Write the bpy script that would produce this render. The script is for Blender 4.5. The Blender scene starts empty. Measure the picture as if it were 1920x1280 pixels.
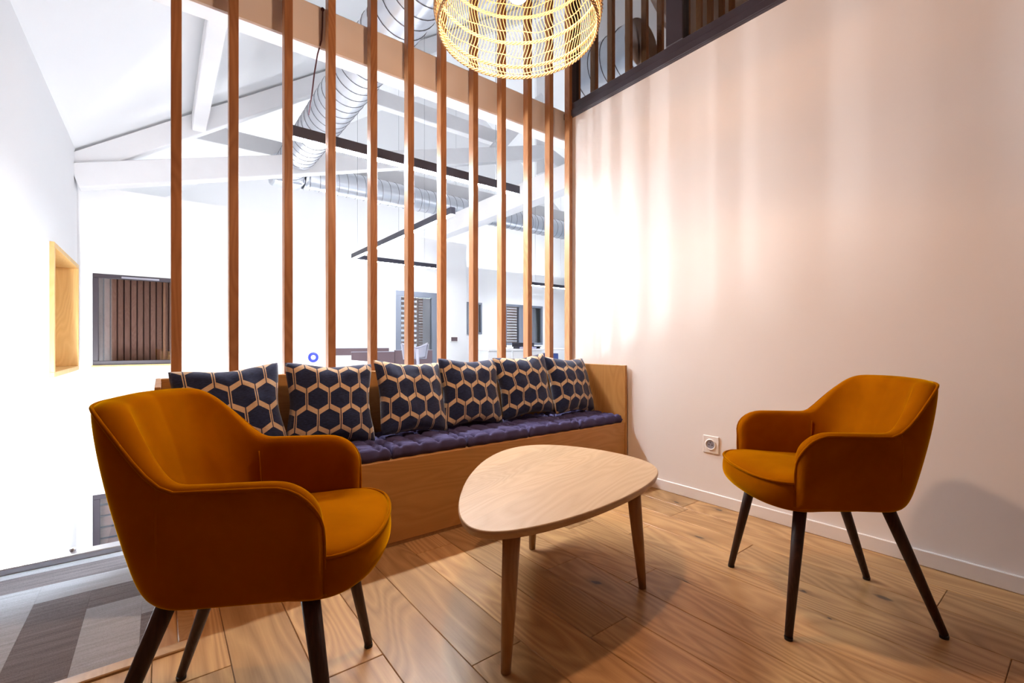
import bpy, bmesh, math, random
from mathutils import Vector, Matrix, noise
random.seed(7)
R = math.radians
scene = bpy.context.scene
COL = scene.collection

# ------------------------------------------------------------------ camera, world, exposure
cam_d = bpy.data.cameras.new('camera'); cam = bpy.data.objects.new('camera', cam_d); COL.objects.link(cam)
cam.location = (0, 0, 1.0); cam.rotation_euler = (R(90), 0, R(-37.58))
cam_d.sensor_width = 36; cam_d.lens = 855 / 1920 * 36; cam_d.shift_y = 5 / 1920; cam_d.clip_start = 0.02
scene.camera = cam
w = bpy.data.worlds.new('world'); scene.world = w; w.use_nodes = True
w.node_tree.nodes['Background'].inputs[0].default_value = (1.0, 0.93, 0.88, 1)
w.node_tree.nodes['Background'].inputs[1].default_value = 0.05
scene.view_settings.view_transform = 'Standard'; scene.view_settings.look = 'None'
scene.view_settings.gamma = 1.0; scene.view_settings.use_curve_mapping = False
scene.view_settings.exposure = -0.05
scene.cycles.use_denoising = True
scene.cycles.max_bounces = 10; scene.cycles.diffuse_bounces = 6; scene.cycles.transparent_max_bounces = 12
scene.cycles.caustics_reflective = False; scene.cycles.caustics_refractive = False
scene.cycles.sample_clamp_indirect = 6.0

LED = 125.0          # strength of the hanging linear lamps
TUBE = 560.0         # strength of the wall tubes on the staircase wall
BULB_W = 78.0       # pendant bulb
LEDC = (0.93, 0.96, 1.0)
WARM = (1.0, 0.61, 0.38)

# ------------------------------------------------------------------ materials
MATS = {}
class NT:
    def __init__(s, name):
        s.m = bpy.data.materials.new(name); s.m.use_nodes = True
        s.t = s.m.node_tree; s.b = s.t.nodes['Principled BSDF']
    def n(s, typ, **kw):
        nd = s.t.nodes.new(typ)
        for k, v in kw.items():
            if k == 'op': nd.operation = v
            else: setattr(nd, k, v)
        return nd
    def l(s, a, b): s.t.links.new(a, b)
    def math(s, op, a, b=None, c=None):
        nd = s.n('ShaderNodeMath', op=op)
        for i, v in enumerate((a, b, c)):
            if v is None: continue
            if isinstance(v, (int, float)): nd.inputs[i].default_value = v
            else: s.l(v, nd.inputs[i])
        return nd.outputs[0]
    def mix(s, fac, a, b, blend='MIX'):
        nd = s.n('ShaderNodeMix', data_type='RGBA', blend_type=blend)
        for sock, v in ((nd.inputs[0], fac), (nd.inputs[6], a), (nd.inputs[7], b)):
            if isinstance(v, (int, float)): sock.default_value = v
            elif isinstance(v, tuple): sock.default_value = (*v, 1) if len(v) == 3 else v
            else: s.l(v, sock)
        return nd.outputs[2]
    def ramp(s, fac, stops):
        nd = s.n('ShaderNodeValToRGB'); el = nd.color_ramp.elements
        el[0].position, el[0].color = stops[0][0], (*stops[0][1], 1)
        el[1].position, el[1].color = stops[-1][0], (*stops[-1][1], 1)
        for p, c in stops[1:-1]:
            e = el.new(p); e.color = (*c, 1)
        s.l(fac, nd.inputs[0]); return nd.outputs[0]
    def noise(s, vec, scale, detail=3, rough=0.5, dist=0.0):
        nd = s.n('ShaderNodeTexNoise'); s.l(vec, nd.inputs['Vector'])
        nd.inputs['Scale'].default_value = scale; nd.inputs['Detail'].default_value = detail
        nd.inputs['Roughness'].default_value = rough; nd.inputs['Distortion'].default_value = dist
        return nd.outputs['Fac']
    def bump(s, h, strength, dist=0.002):
        nd = s.n('ShaderNodeBump'); s.l(h, nd.inputs['Height'])
        nd.inputs['Strength'].default_value = strength; nd.inputs['Distance'].default_value = dist
        s.l(nd.outputs[0], s.b.inputs['Normal'])
    def obj(s, scale=(1, 1, 1), rnd=0.0):
        tc = s.n('ShaderNodeTexCoord'); mp = s.n('ShaderNodeMapping'); mp.inputs['Scale'].default_value = scale
        s.l(tc.outputs['Object'], mp.inputs['Vector'])
        if rnd:
            oi = s.n('ShaderNodeObjectInfo'); cm = s.n('ShaderNodeCombineXYZ')
            v = s.math('MULTIPLY', oi.outputs['Random'], rnd)
            s.l(v, cm.inputs[0]); s.l(s.math('MULTIPLY', v, 1.7), cm.inputs[1]); s.l(s.math('MULTIPLY', v, 2.3), cm.inputs[2])
            s.l(cm.outputs[0], mp.inputs['Location'])
        return mp.outputs[0]
    def set(s, **kw):
        for k, v in kw.items():
            k2 = {'rough': 'Roughness', 'metal': 'Metallic', 'spec': 'Specular IOR Level', 'color': 'Base Color',
                  'sheen': 'Sheen Weight', 'sheenr': 'Sheen Roughness', 'sheent': 'Sheen Tint', 'trans': 'Transmission Weight',
                  'coat': 'Coat Weight', 'coatr': 'Coat Roughness', 'ior': 'IOR', 'em': 'Emission Color', 'ems': 'Emission Strength'}[k]
            s.b.inputs[k2].default_value = (*v, 1) if isinstance(v, tuple) and len(v) == 3 else v

def plain(name, color, rough=0.6, metal=0.0, spec=0.4, var=0.04, scale=9.0, bump=0.0):
    m = NT(name); v = m.obj(rnd=5.0)
    nz = m.noise(v, scale, 4)
    a = tuple(max(0, c * (1 - var)) for c in color); b = tuple(min(1, c * (1 + var)) for c in color)
    m.l(m.mix(nz, a, b), m.b.inputs['Base Color'])
    m.set(rough=rough, metal=metal, spec=spec)
    if bump: m.bump(m.noise(v, scale * 18, 3), bump, 0.001)
    MATS[name] = m.m; return m.m

def wood(name, light, dark, axis='Y', rough=0.42, freq=1.0, contrast=0.6, tone=0.25, knots=0.0, rnd=40.0, bump=0.12, stave=0.0):
    """flat sawn timber: stretched growth rings, pores, tone from piece to piece, a few knots"""
    m = NT(name)
    k = {'X': (0.16, 1, 1), 'Y': (1, 0.16, 1), 'Z': (1, 1, 0.16)}[axis]
    kf = {'X': (0.03, 1, 1), 'Y': (1, 0.03, 1), 'Z': (1, 1, 0.03)}[axis]
    v = m.obj(k, rnd); vf = m.obj(kf, rnd)
    big = m.noise(v, 3.2 * freq, 2, 0.45, 0.35)
    rings = m.math('FRACT', m.math('MULTIPLY', big, 24.0))
    rings = m.math('ABSOLUTE', m.math('SUBTRACT', m.math('MULTIPLY', rings, 2.0), 1.0))
    fine = m.noise(vf, 130 * freq, 3, 0.6)
    g = m.math('ADD', m.math('MULTIPLY', rings, 0.5), m.math('MULTIPLY', fine, 0.5))
    broad = m.noise(v, 1.6, 2)
    g2 = m.math('ADD', m.math('MULTIPLY', g, contrast), m.math('MULTIPLY', broad, 1 - contrast))
    col = m.ramp(g2, [(0.22, dark), (0.72, light)])
    if stave:        # glued staves side by side, each with its own tone
        tc2 = m.n('ShaderNodeTexCoord'); sp2 = m.n('ShaderNodeSeparateXYZ'); m.l(tc2.outputs['Object'], sp2.inputs[0])
        wn = m.n('ShaderNodeTexWhiteNoise', noise_dimensions='1D'); m.l(m.math('FLOOR', m.math('DIVIDE', sp2.outputs[1], stave)), wn.inputs['W'])
        h2 = m.n('ShaderNodeHueSaturation'); m.l(col, h2.inputs['Color']); m.l(m.math('MULTIPLY_ADD', wn.outputs['Value'], 0.16, 0.92), h2.inputs['Value']); col = h2.outputs[0]
    oi = m.n('ShaderNodeObjectInfo')
    tn = m.math('MULTIPLY_ADD', oi.outputs['Random'], tone, 1 - tone * 0.6)
    hs = m.n('ShaderNodeHueSaturation'); m.l(col, hs.inputs['Color']); m.l(tn, hs.inputs['Value'])
    col = hs.outputs[0]
    if knots:
        kv = {'X': (0.45, 1, 1), 'Y': (1, 0.45, 1), 'Z': (1, 1, 0.45)}[axis]
        vk = m.obj(kv, rnd)
        wob = m.n('ShaderNodeVectorMath', op='ADD'); nz = m.n('ShaderNodeTexNoise'); m.l(vk, nz.inputs['Vector']); nz.inputs['Scale'].default_value = 30
        sc = m.n('ShaderNodeVectorMath', op='SCALE'); m.l(nz.outputs['Color'], sc.inputs[0]); sc.inputs['Scale'].default_value = 0.035
        m.l(vk, wob.inputs[0]); m.l(sc.outputs[0], wob.inputs[1])
        vo = m.n('ShaderNodeTexVoronoi', feature='F1', voronoi_dimensions='2D'); m.l(wob.outputs[0], vo.inputs['Vector']); vo.inputs['Scale'].default_value = 3.2
        sepc = m.n('ShaderNodeSeparateColor'); m.l(vo.outputs['Color'], sepc.inputs[0])
        on = m.math('LESS_THAN', sepc.outputs[0], knots)
        size = m.math('MULTIPLY_ADD', sepc.outputs[1], 0.045, 0.018)
        core = m.math('SUBTRACT', 1.0, m.math('DIVIDE', vo.outputs['Distance'], size)); core = m.math('MAXIMUM', core, 0.0)
        halo = m.math('SUBTRACT', 1.0, m.math('DIVIDE', vo.outputs['Distance'], m.math('MULTIPLY', size, 3.4))); halo = m.math('MAXIMUM', halo, 0.0)
        col = m.mix(m.math('MULTIPLY', m.math('MULTIPLY', halo, on), 0.75), col, tuple(c * 0.55 for c in dark))
        col = m.mix(m.math('MINIMUM', m.math('MULTIPLY', m.math('MULTIPLY', core, on), 2.2), 0.92), col, (0.05, 0.025, 0.015))
    m.l(col, m.b.inputs['Base Color'])
    m.l(m.math('MULTIPLY_ADD', g, -0.12, rough + 0.06), m.b.inputs['Roughness'])
    m.set(spec=0.4); m.bump(fine, bump, 0.001)
    MATS[name] = m.m; return m.m

def emit(name, color, strength):
    m = NT(name); m.set(color=(0.9, 0.9, 0.9), em=color, ems=strength, rough=0.5); MATS[name] = m.m; return m.m

def glass(name, tint=(0.95, 0.97, 1.0), refl=1.0, rough=0.0):
    """thin pane: clear body with mirror-like reflection by Fresnel"""
    m = NT(name); t = m.t
    tr = m.n('ShaderNodeBsdfTransparent'); tr.inputs[0].default_value = (*tint, 1)
    gl = m.n('ShaderNodeBsdfGlossy'); gl.inputs['Roughness'].default_value = rough
    fr = m.n('ShaderNodeFresnel'); fr.inputs[0].default_value = 1.52
    mx = m.n('ShaderNodeMixShader')
    m.l(m.math('MINIMUM', m.math('MULTIPLY', fr.outputs[0], 1.9 * refl), 1.0), mx.inputs[0])
    m.l(tr.outputs[0], mx.inputs[1]); m.l(gl.outputs[0], mx.inputs[2])
    m.l(mx.outputs[0], t.nodes['Material Output'].inputs['Surface'])
    MATS[name] = m.m; return m.m

def velvet():
    m = NT('velvet'); v = m.obj(rnd=3.0)
    n1 = m.noise(v, 5.0, 3, 0.6, 0.4); n2 = m.noise(v, 900, 2)
    c = m.ramp(n1, [(0.3, (0.24, 0.066, 0.0008)), (0.7, (0.33, 0.100, 0.001))])
    m.l(c, m.b.inputs['Base Color'])
    m.set(rough=0.9, spec=0.0, sheen=1.0, sheenr=0.28, sheent=(1.0, 0.54, 0.005))
    m.bump(m.math('ADD', n2, m.math('MULTIPLY', n1, 2.0)), 0.25, 0.0008)
    MATS['velvet'] = m.m

def hexcloth():
    """woven print: navy hexagons, sand bands on the slanted sides, thin double lines on the upright sides"""
    m = NT('hexcloth'); uv = m.n('ShaderNodeTexCoord'); sp = m.n('ShaderNodeSeparateXYZ'); m.l(uv.outputs['UV'], sp.inputs[0])
    oi = m.n('ShaderNodeObjectInfo')
    u = m.math('MULTIPLY_ADD', sp.outputs[0], 4.1, m.math('MULTIPLY', oi.outputs['Random'], 0.5))
    v = m.math('MULTIPLY_ADD', sp.outputs[1], 3.9, m.math('MULTIPLY', oi.outputs['Random'], 1.0))
    A, T = 0.30, 0.25
    tri = m.math('MULTIPLY', m.math('ABSOLUTE', m.math('SUBTRACT', m.math('FRACT', u), 0.5)), 2.0)
    k = m.math('ROUND', v)
    par = m.math('MODULO', m.math('ADD', k, 20.0), 2.0)
    sgn = m.math('SUBTRACT', 1.0, m.math('MULTIPLY', par, 2.0))
    off = m.math('MULTIPLY', m.math('MULTIPLY', sgn, A), m.math('SUBTRACT', tri, 0.5))
    d = m.math('SUBTRACT', m.math('SUBTRACT', v, k), off)
    band = m.math('LESS_THAN', m.math('ABSOLUTE', d), T / 2)
    half = m.math('MULTIPLY', m.math('ABSOLUTE', m.math('SUBTRACT', m.math('FRACT', m.math('ADD', m.math('MULTIPLY', u, 2.0), 0.5)), 0.5)), 0.5)
    line = m.math('LESS_THAN', half, 0.022)
    below = m.math('LESS_THAN', d, 0.0)
    rpar = m.math('MODULO', m.math('ADD', m.math('SUBTRACT', k, below), 20.0), 2.0)
    ush = m.math('FRACT', m.math('ADD', m.math('ADD', u, m.math('MULTIPLY', rpar, 0.5)), 0.5))
    de = m.math('ABSOLUTE', m.math('SUBTRACT', ush, 0.5))
    vcream = m.math('MULTIPLY', m.math('LESS_THAN', de, 0.062), m.math('GREATER_THAN', de, 0.022))
    bandc = m.math('MULTIPLY', band, m.math('SUBTRACT', 1.0, line))
    cream = m.math('MAXIMUM', bandc, m.math('MULTIPLY', vcream, m.math('SUBTRACT', 1.0, band)))
    ov = m.obj((1, 1, 1), 3.0)
    wv = m.n('ShaderNodeMapping'); m.l(ov, wv.inputs[0]); wv.inputs['Scale'].default_value = (60, 60, 420)
    slub = m.noise(wv.outputs[0], 1.0, 3, 0.6)
    navy = m.ramp(slub, [(0.3, (0.007, 0.011, 0.036)), (0.75, (0.026, 0.042, 0.110))])
    sand = m.ramp(slub, [(0.3, (0.52, 0.38, 0.24)), (0.75, (0.68, 0.53, 0.37))])
    m.l(m.mix(cream, navy, sand), m.b.inputs['Base Color'])
    m.set(rough=0.9, spec=0.15, sheen=0.25, sheenr=0.5)
    m.bump(slub, 0.35, 0.0012); MATS['hexcloth'] = m.m

def carpet_mat(name, color, var):
    m = NT(name); v = m.obj((1, 1, 1), 9.0); vs = m.obj((0.06, 1, 1), 9.0)
    g = m.math('ADD', m.math('MULTIPLY', m.noise(v, 260, 3, 0.7), 0.6), m.math('MULTIPLY', m.noise(vs, 70, 3, 0.6), 0.5))
    m.l(m.ramp(g, [(0.30, tuple(c * (1 - var) for c in color)), (0.78, tuple(c * (1 + var) for c in color))]), m.b.inputs['Base Color'])
    m.set(rough=0.95, spec=0.1); m.bump(g, 0.8, 0.002); MATS[name] = m.m
plain('wall_paint', (0.86, 0.83, 0.81), 0.75, spec=0.25, var=0.012, scale=2.0, bump=0.05)
plain('bounce_cut_paint', (0.25, 0.14, 0.09), 0.8, spec=0.2)  # invented dark warm tone for unseen walls, cuts white bounce into the nook
plain('hall_paint', (0.86, 0.86, 0.87), 0.8, spec=0.2, var=0.01, scale=2.0)
plain('beam_paint', (0.80, 0.79, 0.80), 0.7, spec=0.3, var=0.05, scale=4.0, bump=0.1)
plain('white_gloss', (0.84, 0.82, 0.81), 0.35, var=0.01)
plain('white_plastic', (0.85, 0.82, 0.79), 0.3, var=0.01)
plain('dark_frame', (0.045, 0.036, 0.046), 0.4, var=0.06)
plain('lamp_black', (0.028, 0.026, 0.040), 0.45, var=0.05)
plain('grey_frame', (0.17, 0.19, 0.24), 0.45, var=0.03)
plain('black_rubber', (0.012, 0.010, 0.010), 0.6)
plain('dark_panel', (0.105, 0.070, 0.080), 0.7, var=0.08)
plain('grey_plastic', (0.30, 0.30, 0.36), 0.5)
plain('blue_plastic', (0.03, 0.05, 0.40), 0.4)
plain('blue_fabric', (0.05, 0.085, 0.26), 0.8)
plain('alu', (0.55, 0.56, 0.60), 0.35, metal=0.9, var=0.05)
plain('duct_metal', (0.72, 0.74, 0.79), 0.30, metal=0.85, var=0.10, scale=3.0)
plain('dark_room', (0.035, 0.026, 0.032), 0.9)
plain('cord_dark', (0.12, 0.055, 0.07), 0.7)
plain('steel_dark', (0.22, 0.22, 0.24), 0.4, metal=0.8)
plain('mat_fabric', (0.060, 0.053, 0.130), 0.85, spec=0.15, var=0.18, scale=40, bump=0.25)
carpet_mat('carpet_light', (0.40, 0.45, 0.51), 0.30)
carpet_mat('carpet_dark', (0.17, 0.165, 0.18), 0.55)
plain('subfloor', (0.06, 0.035, 0.02), 0.9)
plain('rattan', (0.46, 0.31, 0.15), 0.55, var=0.15, scale=30)
wood('oak_floor', (0.52, 0.315, 0.140), (0.29, 0.150, 0.056), 'Y', 0.34, 1.15, 0.66, 0.34, knots=0.62)
wood('oak_bench', (0.50, 0.25, 0.072), (0.38, 0.175, 0.045), 'X', 0.42, 1.3, 0.5, 0.04)
wood('oak_end', (0.47, 0.235, 0.072), (0.36, 0.165, 0.045), 'Z', 0.42, 1.3, 0.5, 0.04)
wood('slat_wood', (0.41, 0.195, 0.078), (0.27, 0.108, 0.042), 'Z', 0.45, 1.5, 0.5, 0.25)
wood('oak_table', (0.55, 0.39, 0.235), (0.41, 0.265, 0.14), 'X', 0.40, 1.3, 0.35, 0.05, knots=0.12, stave=0.16)
wood('oak_leg', (0.40, 0.235, 0.10), (0.29, 0.155, 0.060), 'Z', 0.42, 1.6, 0.5, 0.1)
wood('leg_dark', (0.048, 0.018, 0.010), (0.022, 0.008, 0.005), 'Z', 0.5, 3.0, 0.6, 0.1)
wood('pine', (0.72, 0.47, 0.19), (0.60, 0.35, 0.12), 'Z', 0.5, 1.2, 0.5, 0.08)
wood('cladding', (0.46, 0.29, 0.21), (0.32, 0.18, 0.12), 'Z', 0.6, 2.0, 0.5, 0.3)
wood('cladding_h', (0.46, 0.29, 0.21), (0.32, 0.18, 0.12), 'X', 0.6, 2.0, 0.5, 0.3)
emit('led', LEDC, LED); emit('led_near', LEDC, 600.0); emit('led_strong', LEDC, LED * 3.0); emit('led_up', LEDC, LED * 0.30); emit('tube_glow', LEDC, TUBE); emit('bulb_glow', (1.0, 0.80, 0.55), 30.0)
glass('pane_dark', (0.55, 0.52, 0.56), 6.0); glass('pane_clear', (0.9, 0.93, 0.97), 1.0); glass('pane_tint', (0.88, 0.86, 0.88), 1.6)
velvet(); hexcloth()
M = MATS

# ------------------------------------------------------------------ object helpers
def tag(o, label=None, cat=None, group=None, kind=None):
    for k, v in (('label', label), ('category', cat), ('group', group), ('kind', kind)):
        if v: o[k] = v
    return o
def empty(name, loc=(0, 0, 0), rz=0.0):
    o = bpy.data.objects.new(name, None); COL.objects.link(o); o.location = loc; o.rotation_euler = (0, 0, rz)
    o.empty_display_size = 0.1; return o
def link(name, me, mat, parent=None, loc=(0, 0, 0)):
    if mat is not None and not me.materials: me.materials.append(M[mat])
    o = bpy.data.objects.new(name, me); COL.objects.link(o); o.location = loc
    if parent is not None: o.parent = parent
    return o
def bm_obj(name, bm, mat, parent=None, loc=(0, 0, 0), smooth=False):
    me = bpy.data.meshes.new(name); bmesh.ops.recalc_face_normals(bm, faces=bm.faces); bm.to_mesh(me); bm.free()
    if smooth:
        for p in me.polygons: p.use_smooth = True
    return link(name, me, mat, parent, loc)
def box_bm(sx, sy, sz, bev=0.0, seg=1):
    bm = bmesh.new(); bmesh.ops.create_cube(bm, size=1.0)
    bmesh.ops.scale(bm, vec=(sx, sy, sz), verts=bm.verts)
    if bev: bmesh.ops.bevel(bm, geom=list(bm.edges), offset=bev, segments=seg, affect='EDGES', profile=0.5)
    return bm
def box(name, x0, x1, y0, y1, z0, z1, mat, parent=None, bev=0.0, seg=1):
    """box given by its world extent; the parent (unrotated) is subtracted"""
    c = Vector(((x0 + x1) / 2, (y0 + y1) / 2, (z0 + z1) / 2))
    if parent is not None: c = c - parent_origin(parent)
    return bm_obj(name, box_bm(x1 - x0, y1 - y0, z1 - z0, bev, seg), mat, parent, c)
def parent_origin(p):
    v = Vector(p.location)
    while p.parent is not None: p = p.parent; v += Vector(p.location)
    return v
def sweep_bm(pts, rad, n=8, closed=False, bm=None, cap=True):
    bm = bm or bmesh.new(); pts = [Vector(p) for p in pts]; N = len(pts)
    rad = rad if isinstance(rad, (list, tuple)) else [rad] * N
    rings = []; up = None
    for i, p in enumerate(pts):
        a = pts[(i - 1) % N] if (closed or i > 0) else p; b = pts[(i + 1) % N] if (closed or i < N - 1) else p
        t = (b - a).normalized()
        if up is None:
            up = Vector((0, 0, 1)) if abs(t.z) < 0.9 else Vector((1, 0, 0))
        s = t.cross(up)
        if s.length < 1e-6: s = t.cross(Vector((0, 1, 0)))
        s.normalize(); up = s.cross(t).normalized()
        rings.append([bm.verts.new(p + (s * math.cos(q) + up * math.sin(q)) * rad[i]) for q in (2 * math.pi * k / n for k in range(n))])
    for i in range(N if closed else N - 1):
        A, B = rings[i], rings[(i + 1) % N]
        for k in range(n): bm.faces.new((A[k], A[(k + 1) % n], B[(k + 1) % n], B[k]))
    if cap and not closed:
        bm.faces.new(rings[0][::-1]); bm.faces.new(rings[-1])
    return bm
def tube(name, pts, rad, mat, parent=None, n=8, closed=False, smooth=True):
    o = Vector(pts[0]) if parent is None else Vector((0, 0, 0))
    if parent is not None and parent.rotation_euler.z == 0:
        po = parent_origin(parent); pts = [Vector(p) - po for p in pts]
    elif parent is None: pts = [Vector(p) - o for p in pts]
    return bm_obj(name, sweep_bm(pts, rad, n, closed), mat, parent, o, smooth)
def beam(name, p0, p1, w, h, mat, parent=None, bev=0.008):
    p0, p1 = Vector(p0), Vector(p1); t = p1 - p0; L = t.length; t.normalize()
    s = t.cross(Vector((0, 0, 1)));  s = Vector((1, 0, 0)) if s.length < 1e-4 else s.normalized()
    u = s.cross(t)
    bm = box_bm(w, L, h, bev); mt = Matrix((s, t, u)).transposed(); bmesh.ops.transform(bm, matrix=mt.to_4x4(), verts=bm.verts)
    c = (p0 + p1) / 2
    if parent is not None: c = c - parent_origin(parent)
    return bm_obj(name, bm, mat, parent, c)
def catmull(pts, per=6):
    n = len(pts); out = []
    for i in range(n):
        p0, p1, p2, p3 = (Vector(pts[(i + k) % n]) for k in (-1, 0, 1, 2))
        for j in range(per):
            t = j / per
            out.append(0.5 * ((2 * p1) + (p2 - p0) * t + (2 * p0 - 5 * p1 + 4 * p2 - p3) * t * t + (3 * p1 - p0 - 3 * p2 + p3) * t ** 3))
    return out
def copy_tree(o, parent=None):
    c = o.copy(); COL.objects.link(c); c.parent = parent
    for ch in [x for x in bpy.data.objects if x.parent == o]: copy_tree(ch, c)
    return c

# ------------------------------------------------------------------ dimensions (metres)
XR = 2.735          # face of the right wall
XL = -0.85          # face of the staircase wall
YS = 2.74           # slat screen
YF = 8.0            # wall at the far end
EAVE, PITCH, RIDGE = 3.43, 0.70, 7.0
def roof(x): return EAVE + PITCH * (min(x, 2 * RIDGE - x) - XL)

# ------------------------------------------------------------------ setting: floor of separate oak boards
def S(o, kind='structure'): o['kind'] = kind; return o
floor = S(box('floor', -0.86, XR + 0.02, -1.6, 2.76, -0.22, -0.014, 'subfloor'))
def board(x0, x1, y0, y1, dz=0.0):
    g = 0.0008
    box('floor_board', x0 + g, x1 - g, y0 + g, y1 - g, -0.014, dz, 'oak_floor', floor, 0.0016)
bw = 0.197; x = XR - 14 * bw; rnd = random.Random(11)
starts = [0.31, 1.40, 0.72, 1.10, 0.05, 0.90, 1.52, 0.36, 1.22, 0.62, 0.18, 1.32, 0.84, 1.58]
for i in range(14):
    x0, x1 = x + i * bw, x + (i + 1) * bw
    cuts = [-1.6]; y = starts[i] - 1.6
    while y < 2.1:
        if y > -1.3: cuts.append(y)
        y += rnd.choice((1.15, 1.35, 1.6))
    cuts.append(2.16)
    for a, b in zip(cuts, cuts[1:]):
        board(x0, x1, a, b, rnd.uniform(-0.0006, 0.0004))
# boards left of the bench, cut back to the carpet border
for k, (x0, x1) in enumerate([(-0.85, -0.612), (-0.612, -0.415), (-0.415, -0.218), (-0.218, -0.023)]):
    board(x0, x1, -1.6, 0.5 + 0.3 * k); board(x0, x1, 0.5 + 0.3 * k, 1.83)

# carpet landing
carpet = S(box('floor_carpet', XL, 0.045, 1.885, 2.90, -0.22, -0.010, 'subfloor'))
W = 0.165
def plank(x0, x1, y0, y1, mat):
    x0 = max(x0, XL); x1 = min(x1, 0.045); y0 = max(y0, 1.885); y1 = min(y1, 2.90)
    if x1 - x0 < 0.02 or y1 - y0 < 0.02: return
    box('carpet_plank', x0 + .0002, x1 - .0002, y0 + .0002, y1 - .0002, -0.010, 0.0, mat, carpet, 0.0004)
for k in range(-4, 6):
    bx, by = -0.388 + W * k, 2.51 - W * k            # corner of the nested bands
    mat = 'carpet_dark' if k % 2 == 0 else 'carpet_light'
    xm = bx + W + 0.25 * ((k * 3) % 3)
    plank(bx, xm, by - W, by, mat); plank(xm, xm + 1.0, by - W, by, mat)
    ym = by - W - 0.35 - 0.1 * (k % 2)
    plank(bx, bx + W, ym, by - W, mat); plank(bx, bx + W, ym - 1.0, ym, mat)
trim = S(empty('trim_1', (0.07, 1.86, 0)))
beam('border_strip', (XL, 1.858, -0.004), (0.095, 1.858, -0.004), 0.05, 0.024, 'oak_leg', trim, 0.003)
beam('border_strip', (0.07, 1.884, -0.004), (0.07, 2.16, -0.004), 0.05, 0.024, 'oak_leg', trim, 0.003)
edge = S(box('trim_2', XL, 0.30, 2.90, 2.975, -0.24, 0.028, 'alu', None, 0.004))
for xx in (-0.33, -0.75):
    tube('bolt', [(xx, 2.965, 0.026), (xx, 2.965, 0.040)], 0.012, 'alu', edge, 12)

# office floor behind the screen, and ground floor in the stair well
S(box('floor_office', 0.95, 13.5, 2.80, 12.0, -0.22, 0.0, 'carpet_light'))
S(box('floor_ground', -0.95, 1.0, 2.9, 8.1, -3.05, -2.95, 'carpet_light'))
S(box('wall_stairwell', 0.90, 0.95, 2.98, 8.0, -2.95, 0.0, 'hall_paint'))
S(box('wall_landing', -0.95, 0.95, 2.86, 2.90, -2.95, -0.24, 'hall_paint'))

# walls
S(box('wall_right', XR, XR + 0.16, -1.7, 2.80, -0.05, 2.895, 'wall_paint'))
S(box('wall_right_upper', XR, XR + 0.16, -1.7, 2.80, 4.35, 9.2, 'wall_paint'))
S(box('wall_rear', -1.0, XR + 0.2, -1.85, -1.70, -0.05, 9.3, 'bounce_cut_paint'))  # behind the camera, tone picked to weaken and warm the bounce
S(box('wall_gable', -1.0, 15.0, 12.0, 12.15, -0.1, 9.3, 'hall_paint'))
S(box('wall_side', 13.5, 13.65, 2.8, 12.0, -0.1, 6.5, 'hall_paint'))
S(box('wall_office', XR + 0.16, 13.5, 2.66, 2.80, -0.05, 9.3, 'hall_paint'))
bb = S(box('baseboard_right', XR - 0.014, XR, -1.6, 2.13, 0.0, 0.070, 'white_gloss', None, 0.003))
def slab(name, pts, thick, mat):
    bm = bmesh.new(); lo = [bm.verts.new(p) for p in pts]; hi = [bm.verts.new(Vector(p) + Vector((0, 0, thick))) for p in pts]
    n = len(pts); bm.faces.new(lo); bm.faces.new(hi[::-1])
    for i in range(n): bm.faces.new((lo[i], lo[(i + 1) % n], hi[(i + 1) % n], hi[i]))
    return bm_obj(name, bm, mat)
S(slab('ceiling', [(XL - .15, 3.1, roof(XL) - .1), (XL - .15, 12.2, roof(XL) - .1), (RIDGE, 12.2, roof(RIDGE)), (RIDGE, 3.1, roof(RIDGE))], 0.12, 'hall_paint'))
S(box('ceiling_nook', XL - .15, XR + 0.16, -1.9, 3.2, 5.6, 5.7, 'hall_paint'))
S(box('wall_left_upper', XL - 0.15, XL, -1.7, 3.2, 3.6, 5.6, 'bounce_cut_paint'))
bm = bmesh.new(); q_ = [(XL, 3.5), (2.15, 5.6), (XL, 5.6)]
fa = [bm.verts.new((a, 3.06, b)) for a, b in q_]; fb = [bm.verts.new((a, 3.12, b)) for a, b in q_]; bm.faces.new(fa); bm.faces.new(fb[::-1])
for k in range(3): bm.faces.new((fa[k], fb[k], fb[(k + 1) % 3], fa[(k + 1) % 3]))
S(bm_obj('wall_dormer', bm, 'hall_paint'))
S(slab('ceiling_far_slope', [(RIDGE, -1.9, roof(RIDGE)), (RIDGE, 12.2, roof(RIDGE)), (15, 12.2, roof(15)), (15, -1.9, roof(15))], 0.12, 'hall_paint'))

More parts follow.
